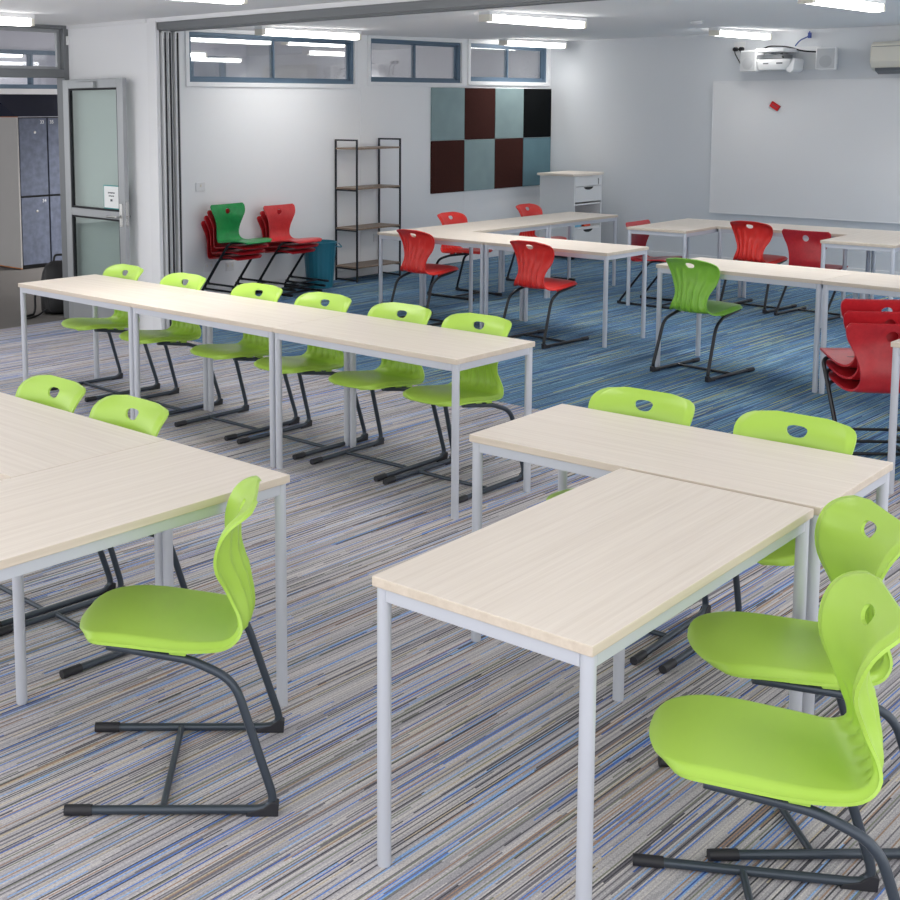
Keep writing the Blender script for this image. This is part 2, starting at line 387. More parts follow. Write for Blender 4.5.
for z0, z1 in ((.21, .915), (1.0, LH - .085)):
    g = MB(); g.box(st + .012, LW - st - .012, -.024, -.018, z0, z1); g.build('pane', M['doorglass'], leaf)
lk = MB(); lk.box(LW - .07, LW - .03, -LT - .008, -LT, .87, 1.06); lk.box(LW, LW + .003, -.034, -.008, .88, 1.08); lk.build('lock_plate', M['chrome'], leaf, bevel=.002)
lv = MB(); lv.tube(fillet([(LW - .05, -LT - .005, .95), (LW - .05, -LT - .055, .95), (LW - .18, -LT - .06, .95)], .02), .009, 8)
lv.tube(fillet([(LW - .05, .0, .95), (LW - .05, .045, .95), (LW - .13, .05, .95)], .02), .009, 8)
lv.build('door_handle', M['chrome'], leaf, smooth=True)
rl = MB(); rl.tube([(LW + .002, -.02, .95), (LW + .016, -.02, .95)], .012, 10); rl.build('latch_bolt', M['chrome'], leaf, smooth=True)
cl = MB(); cl.box(.25, .52, -LT - .03, -LT, LH - .075, LH - .02); cl.build('door_closer', M['alu'], leaf, bevel=.004)
# notice taped to the door glass (a printed sheet)
nt_ = thing('door_notice', 'small white notice with teal border taped to the open glass door', 'notice', leaf.location, leaf.rotation_euler.z)
sgx0, sgx1, sgz0, sgz1 = LW - st - .245, LW - st - .012, 1.008, 1.205
b_ = MB(); b_.box(sgx0, sgx1, -.0275, -.0255, sgz0, sgz1); b_.build('teal_border', M['teal_ink'], nt_)
b_ = MB(); b_.box(sgx0 + .008, sgx1 - .008, -.029, -.0275, sgz0 + .008, sgz1 - .008); b_.build('paper', M['paper'], nt_)
xm = (sgx0 + sgx1) / 2
for z, hw, hh in ((1.142, .048, .008), (1.116, .038, .007), (1.080, .016, .014)):
    b_ = MB(); n_ = 7
    for k in range(n_):
        x = xm - hw + 2 * hw * k / n_; b_.box(x, x + 2 * hw / n_ * (.96 if k % 2 else 1.0), -.0298, -.029, z - hh * (.5 if k % 3 else .75), z + hh * (.5 if k % 2 else .8))
    b_.build('print_line', M['ink'], nt_)

# little white sensor on the door frame
s_ = MB(); s_.box(AW + .062, AW + .08, 6.245, 6.275, 2.40, 2.475)
tag(s_.build('door_sensor', M['white_plastic'], bevel=.006), 'small white sensor box at top of the doorway frame', 'sensor')

# stacked sliding partition panels parked behind the nib
for k, (lab, dx) in enumerate((('foremost silver-edged sliding panel parked behind the nib wall', .0), ('middle silver-edged sliding panel in the parked set', -.012), ('rearmost silver-edged sliding panel, next to the left wall windows', .012))):
    pr = thing('sliding_panel', lab, 'partition panel', (0, BP + .03 + k * .058, .015), 0, 'parked sliding panels')
    m = MB(); m.box(-9.25, -8.09 + dx, .012, .034, 0, 2.44); m.build('infill_board', M['wall_grey'], pr)
    m = MB(); m.box(-8.09 + dx, -8.03 + dx, 0, .046, 0, 2.44); m.build('edge_stile', M['stile'], pr, bevel=.006)
    m = MB(); m.box(-8.03 + dx, -8.022 + dx, .017, .029, 0, 2.44); m.build('seal_strip', M['gasket'], pr)
    m = MB(); m.box(-8.06 + dx, -8.029 + dx, .006, .04, 2.39, 2.452); m.build('top_carrier', M['white_plastic'], pr, bevel=.003)

# ------------------------------------------------------------------ hall behind the left wall
HA = -15.2
Z0, Z1 = 2.13, 2.66
w = MB(); w.box(HA - .1, HA, 3.0, BW, 0, Z0); w.box(HA - .1, HA, 3.0, BW, Z1, 3.0)
for b0, b1 in ((3.0, 7.6), (10.9, 11.4), (13.2, BW)): w.box(HA - .1, HA, b0, b1, Z0, Z1)
structure(w.build('wall_hall', M['hallwall']))
for n, (b0, b1) in enumerate(((7.6, 10.9), (11.4, 13.2))):
    wr = bpy.data.objects.new('window_%d' % (n + 4), None); COL.objects.link(wr); structure(wr); wr.location = (HA, b0, Z0)
    L = b1 - b0; fr = MB(); q = .06; H_ = Z1 - Z0
    fr.box(-.08, .02, 0, L, 0, q); fr.box(-.08, .02, 0, L, H_ - q, H_); fr.box(-.08, .02, 0, q, q, H_ - q); fr.box(-.08, .02, L - q, L, q, H_ - q)
    fr.box(-.08, .02, L * .62 - .02, L * .62 + .02, q, H_ - q)
    fr.build('window_frame', M['blueframe'], wr, bevel=.003)
    g = MB(); g.box(-.04, -.035, q, L - q, q, H_ - q); g.build('pane', M['glass'], wr)
w = MB(); w.box(-17.5, -17.4, 3.0, BW, 0, 3.0); w.box(-17.4, AW - .12, BW, BW + .1, 0, 3.0); structure(w.build('wall_far', M['beige']))
w = MB(); w.box(HA, HA + .03, 3.0, BW, 2.02, Z0); structure(w.build('trim_7', M['trim']))

# ------------------------------------------------------------------ lockers in the hall
lkr = thing('locker_bank', 'bank of mottled blue-grey lockers with navy sloping top beyond the doorway', 'lockers', (-12.6, 7.80, 0))
LD, LZ, NC, CW = .55, 1.757, 4, .385
m = MB(); m.box(-LD, -.02, 0, NC * CW, .04, LZ - .002); m.box(-LD + .05, -.04, .02, NC * CW, 0, .04); m.build('carcass', M['gasket'], lkr)
m = MB(); m.box(-LD, 0, -.018, 0, 0.02, LZ); m.build('side_panel', M['locker_side'], lkr)
m = MB(); m.box(-LD, 0, -.018, 0, .008, .02); m.box(-LD, 0, -.018, 0, LZ, LZ + .008); m.build('side_edging', M['orange_edge'], lkr)
m = MB(); m.prism([(0.0, LZ + .008), (-LD, LZ + .27), (-LD, LZ + .008)], 1, -.018, NC * CW)
m.build('sloping_top', M['navy'], lkr)
nums = {(0, 1): '33', (0, 0): '34', (1, 1): '35'}
for cidx in range(NC):
    for rdx in range(2):
        y0, y1 = cidx * CW + .012, (cidx + 1) * CW - .008
        z0, z1 = ((.05, .83), (.855, LZ - .012))[rdx]
        m = MB(); m.box(-.02, .0, y0, y1, z0, z1); dr = m.build('door', M['locker'], lkr, bevel=.002)
        m = MB(); m.lathe([(.0, 0), (.016, 0), (.016, .006), (.0, .008)], seg=12, caps=False)
        k = m.build('lock', M['chrome'], dr, smooth=True); k.rotation_euler = (0, PI / 2, 0); k.location = (0.0, (y0 + y1) / 2 + .02, z1 - .16)
        if (cidx, rdx) in nums:
            cu = bpy.data.curves.new('number', 'FONT'); cu.body = nums[(cidx, rdx)]; cu.size = .055; cu.extrude = .0008; cu.align_x = 'CENTER'
            t0 = bpy.data.objects.new('t', cu); COL.objects.link(t0); bpy.context.view_layer.update()
            me = bpy.data.meshes.new_from_object(t0.evaluated_get(bpy.context.evaluated_depsgraph_get())); bpy.data.objects.remove(t0); me.materials.clear(); me.materials.append(M['paper'])
            tx = bpy.data.objects.new('number', me); COL.objects.link(tx); tx.parent = dr
            tx.rotation_euler = (PI / 2, 0, PI / 2); tx.location = (.0012, (y0 + .05) if cidx else y1 - .06, z1 - .062)

# school bag on the hall floor by the door jamb
bag = thing('backpack', 'black backpack slumped on the floor against the doorway jamb', 'backpack', (-9.67, 6.37, 0), math.radians(-20))
def blob(prof, name, mt, par, seg=28, p=3.2):
    """stack of superellipse rings: prof = (z, rx, ry, cx, cy)"""
    m = MB(); vs = []; fs = []
    for z, rx, ry, cx, cy in prof:
        for k in range(seg):
            a = 2 * PI * k / seg; ca, sa = math.cos(a), math.sin(a)
            vs.append((cx + rx * math.copysign(abs(ca) ** (2 / p), ca), cy + ry * math.copysign(abs(sa) ** (2 / p), sa), z))
    n = len(prof)
    for i in range(n - 1):
        for k in range(seg): fs.append((i * seg + k, i * seg + (k + 1) % seg, (i + 1) * seg + (k + 1) % seg, (i + 1) * seg + k))
    fs += [tuple(range(seg - 1, -1, -1)), tuple((n - 1) * seg + k for k in range(seg))]
    m.add(vs, fs); return m.build(name, mt, par, smooth=True)
blob([(0.005, .10, .15, 0, 0), (.03, .125, .17, 0, 0), (.15, .13, .175, .0, 0), (.28, .12, .17, -.005, 0), (.38, .10, .155, -.01, .005), (.44, .075, .13, -.02, .01), (.475, .03, .08, -.02, .01)], 'main_compartment', M['bag'], bag)
blob([(.03, .045, .12, .125, 0), (.06, .06, .135, .125, 0), (.17, .06, .135, .125, 0), (.23, .045, .125, .12, 0), (.25, .02, .10, .11, 0)], 'front_pocket', M['bag'], bag)
m = MB(); m.tube(fillet([(-.02, -.05, .46), (-.02, -.04, .53), (-.02, .05, .53), (-.02, .06, .46)], .03), .010, 8); m.build('carry_handle', M['bag'], bag, smooth=True)
m = MB(); m.tube(fillet([(.02, -.16, .30), (.03, -.24, .20), (.03, -.24, .06), (.06, -.26, .012), (.18, -.40, .010)], .05), .011, 8); m.build('shoulder_strap', M['bag'], bag, smooth=True)
m = MB(); m.tube(fillet([(.08, -.15, .05), (.16, -.25, .012), (.26, -.36, .010)], .05), .009, 8); m.build('shoulder_strap', M['bag'], bag, smooth=True)
m = MB(); m.tube([(.186, -.09, .175), (.187, .09, .175)], .004, 6); m.build('zip', M['chrome'], bag)

# ------------------------------------------------------------------ ceiling battens
LP = 11.0
def batten(label, a, b, length, zc, group, h=.088, wd=.105, light=LP):
    t = thing('ceiling_light', label, 'light fitting', (a, b, zc), 0, group)
    L = length
    m = MB(); m.box(-wd / 2, wd / 2, .0, L, -h * .38, 0); m.build('housing', M['white_lam'], t, bevel=.003)
    m = MB(); m.prism([(-wd * .44, -h * .38), (-wd * .42, -h * .85), (-wd * .3, -h), (wd * .3, -h), (wd * .42, -h * .85), (wd * .44, -h * .38)], 1, .05, L - .03)
    m.build('diffuser', M['tube'], t)
    for y0, y1 in ((0.0, .05), (L - .03, L)):
        m = MB(); m.box(-wd / 2, wd / 2, y0, y1, -h * 1.02, -h * .38); m.build('end_cap', M['ivory'], t, bevel=.004)
    ld = bpy.data.lights.new('lamp', 'AREA'); ld.shape = 'RECTANGLE'; ld.size = wd * .8; ld.size_y = L - .1; ld.energy = light; ld.color = (1, .98, .95); ld.spread = math.radians(125)
    lo = bpy.data.objects.new('lamp', ld); COL.objects.link(lo); lo.parent = t; lo.location = (0, L / 2, -h - .006)
    return t
BG = 'fluorescent battens on the ceiling'
batten('lit batten on the ceiling above the front of the left red chairs table', -6.19, 8.10, 1.40, cz(8.8), BG)
batten('lit batten nearest the corner above the chequered felt tiles', -9.05, 12.20, 1.28, cz(12.9), BG, light=LP * .4)
batten('lit batten in front of the widest high window', -8.74, 8.00, 1.36, cz(8.8), BG, light=LP * .35)
batten('lit batten just left of the wall projector', -6.38, 12.25, 1.25, cz(12.9), BG, light=LP * .2)
batten('lit batten at top right, nearest the air conditioner side', -3.66, 8.28, 1.25, cz(8.8), BG)
batten('lit batten in the near room above the nib wall, cut by the top edge', -5.79, 3.77, 1.4, CF, BG)
batten('lit batten at top left beside the doorway transom', -8.38, 3.86, 1.47, CF, BG, light=LP * .6)
batten('lit batten beyond the hall, upper one seen through the doorway transom', -16.3, 9.0, 1.2, 2.70, BG, light=60)
batten('lit batten beyond the hall, lower and longer one seen through the doorway transom', -16.9, 9.1, 1.9, 2.52, BG, light=60)
batten('lit batten in the hall behind the widest high window', -11.3, 9.3, 1.2, 2.80, BG, light=120)
batten('lit batten in the hall behind the middle high window', -12.6, 12.0, 1.2, 2.80, BG, light=120)
batten('lit batten in the hall behind the left half of the widest high window', -13.2, 9.6, 1.5, 2.62, BG, light=60)
for a_, b_ in ((-5.79, .7), (-3.1, 3.9), (-.5, 3.9)):      # unseen battens added above and beside the camera for more light from overhead
    batten('added unseen batten of the near room, above the top edge of the view', a_, b_, 1.4, CF, 'added battens above the view', light=2.5)
for a_, b_ in ((-3.6, 12.25), (-.9, 8.2), (-.9, 12.25)):           # unseen battens added to brighten the back room, continuing its ceiling rows
    batten('added unseen batten of the back room, beyond the right edge of the view', a_, b_, 1.25, cz(b_ + .6), 'added battens beyond the right edge', light=LP * 1.3)
m = MB(); m.lathe([(.0, 0), (.055, 0), (.06, -.012), (.045, -.03), (.0, -.032)], seg=20, caps=False)
sd = m.build('smoke_detector', M['white_plastic'], smooth=True); sd.location = (-5.9, 11.0, cz(11.0)); tag(sd, 'white round smoke detector on the ceiling', 'smoke detector')

# ------------------------------------------------------------------ tables
Lt, Wt, Ht, Tt = 1.2, .6, .737, .025
def make_table():
    t = thing('classroom_table', 'x', 'table')
    m = MB(); m.box(.0008, Lt - .0008, .0008, Wt - .0008, Ht - Tt, Ht); tt = m.build('tabletop', [M['tabletop'], M['tableedge']], t, bevel=.0025)
    for p_ in tt.data.polygons:
        if abs(p_.normal.z) < .5: p_.material_index = 1
    i, r = .0225, .0175
    for x in (i, Lt - i):
        for y in (i, Wt - i):
            m = MB(); m.lathe([(r * .93, 0), (r, .004), (r, Ht - Tt)], x, y, 20); m.build('leg', M['tableleg'], t, smooth=True)
    z0, z1 = Ht - Tt - .034, Ht - Tt; k = .0125
    for (x0, x1, y0, y1) in ((i + r * .8, Lt - i - r * .8, i - k, i + k), (i + r * .8, Lt - i - r * .8, Wt - i - k, Wt - i + k), (i - k, i + k, i + r * .8, Wt - i - r * .8), (Lt - i - k, Lt - i + k, i + r * .8, Wt - i - r * .8)):
        m = MB(); m.box(x0, x1, y0, y1, z0, z1); m.build('frame_rail', M['tableleg'], t, bevel=.002)
    return t
TABLE0 = make_table(); used = []
def table(label, a, b, rz, group):
    o = TABLE0 if not used else copy_tree(TABLE0); used.append(1)
    o.location = (a, b, 0); o.rotation_euler = (0, 0, rz); tag(o, label, 'table', group); return o
def at(o, rz, x, y): return (o[0] + math.cos(rz) * x - math.sin(rz) * y, o[1] + math.sin(rz) * x + math.cos(rz) * y)

# front right pair
aO, aR = (-1.950, 2.131), .042
x, y = at(aO, aR, .6, 0); table('pale table nearest the camera, its end pointing to the lower left', x, y, aR + PI / 2, 'front right tables')
bO, bR = (-2.589, 3.324), .041
table('pale table across the far end of the nearest table, two lime backs behind it', *bO, bR, 'front right tables')
# left near group (ring): right arm, back run
cO, cR = (-2.689, 2.575), .007
x, y = at(cO, cR, 0, -1.2); table('pale table at lower left with a lime chair at its side', x, y, cR + PI / 2, 'left ring of tables')
x, y = at(cO, cR, -1.8, -.6); table('pale table at left edge with two lime chair backs behind it', x, y, cR, 'left ring of tables')
# long middle row
dO, dR = (-7.017, 4.301), -.001
for k, lab in enumerate(('leftmost table of the long middle row, by the doorway', 'middle table of the long row of three', 'right-hand table of the long middle row, its end free')):
    x, y = at(dO, dR, 1.2 * k, 0); table(lab, x, y, dR, 'long middle row of tables')
# far left group
eO, eR = (-7.525, 8.309), -.015
table('pale table in front of the black shelf with a red chair at its front', *eO, eR, 'far left tables')
x, y = at(eO, eR, 1.2, 0); table('pale table with free right end and one red chair at its front, far left group', x, y, eR, 'far left tables')
x, y = at(eO, eR, .6, .6); table('first table of the arm running back towards the drawer cabinet', x, y, eR + PI / 2, 'far left tables')
x, y = at(eO, eR, .6, 1.8); table('last table of the arm, right in front of the drawer cabinet', x, y, eR + PI / 2, 'far left tables')
# far right group by the whiteboard
fO, fR = (-6.123, 10.2), .025
x, y = at(fO, fR, .6, 0); table('pale table under the left end of the whiteboard, a red chair at its left', x, y, fR + PI / 2, 'whiteboard tables')
x, y = at(fO, fR, .6, .6); table('pale table along the whiteboard behind two red chairs', x, y, fR, 'whiteboard tables')
x, y = at(fO, fR, 2.4, 0); table('pale table below the whiteboard, its end towards us beside a round-holed red chair', x, y, fR + PI / 2, 'whiteboard tables')
gO, gR = (-4.505, 7.909), -.03
table('pale table behind the single green chair in the blue area', *gO, gR, 'blue area front row')
x, y = at(gO, gR, 1.2, 0); table('pale table at right edge behind the stacked red chairs', x, y, gR, 'blue area front row')
table('pale table corner at the right edge in front of the red chair stack', -2.19, 6.03, 0.0, 'right edge table')

# ------------------------------------------------------------------ chairs
def catmull(rows, n):
    P = [Vector(r) for r in rows]; d = [0]
    for i in range(1, len(P)): d.append(d[-1] + (P[i].xy - P[i - 1].xy).length)
    out = []
    for k in range(n):
        s = d[-1] * k / (n - 1); i = max(j for j in range(len(d) - 1) if d[j] <= s + 1e-9); t = (s - d[i]) / (d[i + 1] - d[i])
        p0, p1, p2, p3 = P[max(i - 1, 0)], P[i], P[i + 1], P[min(i + 2, len(P) - 1)]
        out.append(0.5 * ((2 * p1) + (p2 - p0) * t + (2 * p0 - 5 * p1 + 4 * p2 - p3) * t * t + (3 * p1 - p0 - 3 * p2 + p3) * t ** 3))
    return out
def smooth01(x): x = max(0.0, min(1.0, x)); return x * x * (3 - 2 * x)
def shell_mesh(name, rows, n, m, thick, hole, mats, ribs=False, curl=.014, bow=.012):
    prof = catmull([Vector(r) for r in rows], n)
    fv, bv, fs = [], [], []
    for i, p in enumerate(prof):
        q0, q1 = prof[max(i - 1, 0)], prof[min(i + 1, n - 1)]
        ty, tz = q1[0] - q0[0], q1[1] - q0[1]; l = math.hypot(ty, tz); ty, tz = ty / l, tz / l
        ny, nz = tz, -ty                      # towards the sitter (forward / up)
        if nz < 0 and i < n * .3: ny, nz = -ny, -nz
        wdt, wrap, z = p[2], p[3], p[1]
        back = i > n * .3
        env_f = smooth01((z - .448) / .02) * smooth01((.575 - z) / .02) if ribs and back and p[0] < -.155 else 0.0
        env_b = smooth01((z - .440) / .03) * smooth01((.748 - z) / .05) if ribs and back and p[0] < -.155 else 0.0
        ec = smooth01((n - 1 - i) / 5.0) if back else 1.0
        for j in range(m):
            v = -1 + 2 * j / (m - 1); av = abs(v)
            off = wrap * av ** 2.0 - curl * smooth01((av - .84) / .16) * (.35 + .65 * ec) - (curl * .7 * (1 - ec) if back else 0)
            band = smooth01((.82 - av) / .10)
            g = (.5 - .5 * math.cos(2 * PI * 5 * (v * .5 / .8 + .5))) ** 1.6
            of = off - .014 * env_f * band * (1 - (.5 - .5 * math.cos(2 * PI * 5 * (v * .5 / .8 + .5))) ** .7)
            cen = 1.0 - smooth01((z - .60) / .08) * smooth01((.24 - av) / .1)
            ob = off - thick - .014 * env_b * band * g * cen * (1.0 if z < .6 else .75)
            b = bow * (1 - v * v) * (3 - i) / 3 if i < 3 else 0.0
            fv.append((wdt * v, p[0] + ny * of + b, z + nz * of))
            bv.append((wdt * v, p[0] + ny * ob + b, z + nz * ob))
    N = n * m
    for i in range(n - 1):
        for j in range(m - 1):
            a = i * m + j; fs.append((a, a + 1, a + m + 1, a + m)); fs.append((N + a, N + a + m, N + a + m + 1, N + a + 1))
    rim = [j for j in range(m)] + [i * m + m - 1 for i in range(1, n)] + [(n - 1) * m + j for j in range(m - 2, -1, -1)] + [i * m for i in range(n - 2, 0, -1)]
    for k in range(len(rim)): a, b = rim[k], rim[(k + 1) % len(rim)]; fs.append((a, N + a, N + b, b))
    me = bpy.data.meshes.new(name); me.from_pydata(fv + bv, [], fs)
    bm0 = bmesh.new(); bm0.from_mesh(me); bmesh.ops.recalc_face_normals(bm0, faces=bm0.faces); bm0.to_mesh(me); bm0.free()
    for mm in mats: me.materials.append(mm)
    o = bpy.data.objects.new(name, me); COL.objects.link(o)
    hz, hw, hh, kind = hole; seg = 28; cvs = []
    for yy in (-.6, .2):
        for k in range(seg):
            a = 2 * PI * k / seg; ca, sa = math.cos(a), math.sin(a)
            if kind == 'D': px = hw * math.copysign(abs(ca) ** .8, ca); pz = hh * (sa * .45 if sa > 0 else sa * 1.0)
            else: px, pz = hw * ca, hh * sa
            cvs.append((px, yy, hz + pz))
    cf = [tuple(range(seg)), tuple(range(2 * seg - 1, seg - 1, -1))] + [(k, k + seg, (k + 1) % seg + seg, (k + 1) % seg) for k in range(seg)]
    cm = bpy.data.meshes.new('cut'); cm.from_pydata(cvs, [], cf); co = bpy.data.objects.new('cut', cm); COL.objects.link(co)
    bmm = bmesh.new(); bmm.from_mesh(cm); bmesh.ops.recalc_face_normals(bmm, faces=bmm.faces); bmm.to_mesh(cm); bmm.free()
    bo = o.modifiers.new('b', 'BOOLEAN'); bo.operation = 'DIFFERENCE'; bo.solver = 'EXACT'; bo.object = co
    bpy.context.view_layer.update()
    ev = o.evaluated_get(bpy.context.evaluated_depsgraph_get())
    res = bpy.data.meshes.new_from_object(ev); res.name = name
    bpy.data.objects.remove(co); bpy.data.objects.remove(o); bpy.data.meshes.remove(cm)
    for p in res.polygons: p.use_smooth = True
    res.set_sharp_from_angle(angle=math.radians(50))
    return res

PLASTIC = [(.252, .450, .085, 0), (.240, .463, .128, -.003), (.207, .475, .170, -.005), (.14, .479, .197, -.004), (.06, .470, .208, 0.0), (-.02, .456, .207, .004),
           (-.09, .444, .197, .010), (-.140, .439, .181, .014), (-.172, .448, .164, .017), (-.191, .470, .148, .021), (-.196, .506, .136, .032), (-.190, .552, .132, .046), (-.181, .605, .148, .057),
           (-.167, .655, .176, .060), (-.166, .70, .195, .055), (-.173, .742, .203, .043), (-.184, .770, .200, .029), (-.197, .792, .188, .015), (-.206, .806, .168, .006), (-.212, .815, .138, 0), (-.2145, .8195, .098, 0)]
PLY = [(.235, .420, .155, 0), (.222, .433, .185, 0), (.19, .443, .202, 0), (.13, .445, .208, 0), (.05, .436, .210, .002), (-.05, .422, .204, .004), (-.12, .412, .190, .006),
       (-.165, .417, .168, .008), (-.195, .448, .150, .012), (-.205, .50, .146, .016), (-.200, .565, .156, .02), (-.190, .63, .182, .022), (-.187, .68, .210, .02), (-.193, .722, .222, .014), (-.201, .752, .222, .010), (-.206, .768, .206, .008)]
shell_p = {k: None for k in ('lime', 'lime_deep', 'red')}
base_p = shell_mesh('seat_shell', PLASTIC, 60, 61, .008, (.770, .036, .026, 'D'), [M['lime']], ribs=True)
base_q = shell_mesh('seat_shell', PLY, 44, 23, .011, (.700, .031, .028, 'O'), [M['red_ply']], curl=0.0, bow=.008)
def shell_in(base, mt):
    me = base.copy(); me.materials.clear(); me.materials.append(mt); return me

def make_chair(kind, shell, frame_mat):
    t = thing('student_chair', 'x', 'chair')
    o = bpy.data.objects.new('seat_shell', shell); COL.objects.link(o); o.parent = t
    if kind == 'plastic':
        for s in (-1, 1):
            path = fillet([(s * .172, .165, .445), (s * .184, -.055, .410), (s * .208, -.172, .366), (s * .222, -.283, .0145), (s * .222, .27, .0145)], [.03, .055, .055])
            m = MB(); m.tube(path, .0118, 10); fr = m.build('side_frame', frame_mat, t, smooth=True)
            m = MB(); m.tube([(s * .222, .205, .0148), (s * .222, .278, .0148)], .0147, 10); m.build('end_cap', M['rubber'], fr, smooth=True)
            m = MB(); m.prism([(-.285, .001), (-.200, .001), (-.205, .012), (-.245, .022), (-.272, .042), (-.288, .036)], 0, s * .222 - .0135, s * .222 + .0135)
            m.build('foot_pad', M['rubber'], fr, bevel=.002)
            for y0, y1, xx, zz in ((.03, .08, .168, .462), (-.045, .0, .172, .444)):
                m = MB(); m.box(s * xx - .017, s * xx + .012, y0, y1, zz - .032, zz); m.build('seat_mount', shell.materials[0], fr, bevel=.003)
        m = MB(); m.tube([(-.214, .02, .0145), (.214, .02, .0145)], .0095, 10); m.build('crossbar', frame_mat, t, smooth=True)
    else:
        for s in (-1, 1):
            path = fillet([(s * .10, .07, .416), (s * .228, .055, .420), (s * .222, -.262, .0115), (s * .222, .262, .0115)], [.05, .05])
            m = MB(); m.tube(path, .0108, 8); fr = m.build('side_frame', frame_mat, t, smooth=True)
            m = MB(); m.tube([(s * .220, .215, .0118), (s * .220, .272, .0118)], .0116, 10); m.build('end_cap', M['rubber'], fr, smooth=True)
            m = MB(); m.prism([(-.268, .001), (-.205, .001), (-.21, .008), (-.24, .016), (-.258, .032), (-.270, .028)], 0, s * .220 - .0105, s * .220 + .0105)
            m.build('foot_pad', M['rubber'], fr, bevel=.0015)
        m = MB(); m.tube([(-.215, .13, .0115), (.215, .13, .0115)], .0085, 8); m.build('crossbar', frame_mat, t, smooth=True)
        m = MB(); m.box(-.12, .12, .0, .12, .408, .4315); m.build('seat_bracket', M['rubber'], t, bevel=.004)
    return t
PROTO = {}
def chair(kind, colour, label, a, b, deg, group, z=0.0):
    """deg = direction the sitter faces, measured from +X towards +Y"""
    key = (kind, colour)
    if key not in PROTO:
        fm_ = M['chairframe'] if colour == 'lime' else M['chairframe_dark']
        sh = shell_in(base_p if kind == 'plastic' else base_q, M[colour])
        PROTO[key] = make_chair(kind, sh, fm_); o = PROTO[key]
    else: o = copy_tree(PROTO[key])
    o.location = (a, b, z); o.rotation_euler = (0, 0, math.radians(deg - 90)); tag(o, label, 'chair', group); return o

# six along the middle row
for (a, b, dg, lab) in ((-6.76, 4.77, -93, 'lime chair at the doorway end of the long middle row'), (-6.11, 4.757, -91, 'second lime chair from the doorway along the middle row'),
                        (-5.42, 4.757, -90, 'third lime chair from the doorway along the middle row'), (-4.87, 4.757, -90, 'fourth lime chair from the doorway along the middle row'),
                        (-4.30, 4.76, -89, 'fifth lime chair along the middle row, next to the last one'), (-3.79, 4.76, -89, 'last lime chair at the free right end of the middle row')):
    chair('plastic', 'lime', lab, a, b, dg, 'lime chairs tucked under the middle row')
chair('plastic', 'lime', 'lime chair behind the left table, its back nearest the left edge', -4.075, 2.455, -91, 'lime chairs behind the left tables')
chair('plastic', 'lime', 'lime chair behind the left tables, the right one of two backs', -3.575, 2.455, -91, 'lime chairs behind the left tables')
chair('plastic', 'lime', 'lime chair in the left foreground angled towards the left table', -2.634, 2.082, -135.5, 'lime chairs in the foreground')
chair('plastic', 'lime', 'lime chair behind the crosswise front table, left of two backs', -2.305, 3.82, -87, 'lime chairs behind the front table')
chair('plastic', 'lime', 'lime chair behind the crosswise front table, right of two backs', -1.75, 3.845, -89, 'lime chairs behind the front table')
chair('plastic', 'lime', 'second lime chair at the right side of the nearest table, partly behind another', -1.325, 3.075, -135, 'lime chairs in the foreground')
chair('plastic', 'lime', 'lime chair in the lower right corner, nearest to the camera', -1.134, 2.548, -146, 'lime chairs in the foreground')
chair('plastic', 'lime_deep', 'single grass-green chair with its back to us on the blue carpet', -4.17, 8.0, 84, 'chairs at the blue area front row')
RG = 'red plastic chairs in the blue area'
chair('plastic', 'red', 'red plastic chair with its back to us in front of the black shelf', -6.92, 8.30, 86, RG)
chair('plastic', 'red', 'red plastic chair with its back to us at the middle of the far left tables', -5.66, 8.22, 86, RG)
chair('plastic', 'red', 'red plastic chair against the left wall below the chequered tiles', -7.60, 9.68, 0, RG)
chair('plastic', 'red', 'red plastic chair by the wall, just left of the drawer cabinet', -7.66, 11.06, 0, RG)
chair('plastic', 'red', 'red plastic chair with slotted back below the whiteboard, its back to us', -5.165, 10.92, 86, RG)
PG = 'red plywood chairs at the whiteboard tables'
chair('ply', 'red_ply', 'red plywood chair left of the whiteboard tables, facing right', -5.98, 10.50, 2, PG)
chair('ply', 'red_ply', 'red plywood chair with round hole in its back below the whiteboard', -4.61, 10.85, 86, PG)
chair('ply', 'red_ply', 'red plywood chair at the far right table end, only its seat tip in view', -3.59, 10.88, 180, PG)
# stack at the right
f = (math.cos(math.radians(130)), math.sin(math.radians(130)))
for k, lab in enumerate(('bottom red chair of the stack at the right edge', 'middle red chair of the stack at the right edge', 'top red chair of the stack at the right edge')):
    s = k * .047; chair('ply', 'red_ply', lab, -2.43 + f[0] * s, 6.52 + f[1] * s, 130, 'red stack at the right edge', k * .054)
# two stacks by the left wall
f = (math.cos(math.radians(3)), math.sin(math.radians(3)))
S1, S2 = (-9.09, 7.95), (-9.08, 8.67)
labs = ('bottom red chair under the green one, left wall stack', 'second red chair from the floor under the green one, left wall stack', 'third red chair, directly under the green one')
for k in range(4):
    s = k * .045
    chair('ply', 'green_ply' if k == 3 else 'red_ply', 'green plywood chair on top of the left red stack' if k == 3 else labs[k], S1[0] + f[0] * s, S1[1] + f[1] * s, 3, 'left stack by the wall', k * .054)
labs = ('bottom red chair of the all-red stack beside the teal bin', 'middle red chair of the all-red stack beside the teal bin', 'top red chair of the all-red stack beside the teal bin')
for k in range(3):
    s = k * .045
    chair('ply', 'red_ply_pale' if k == 2 else 'red_ply', labs[k], S2[0] + f[0] * s, S2[1] + f[1] * s, 3, 'all-red stack by the wall', k * .054)

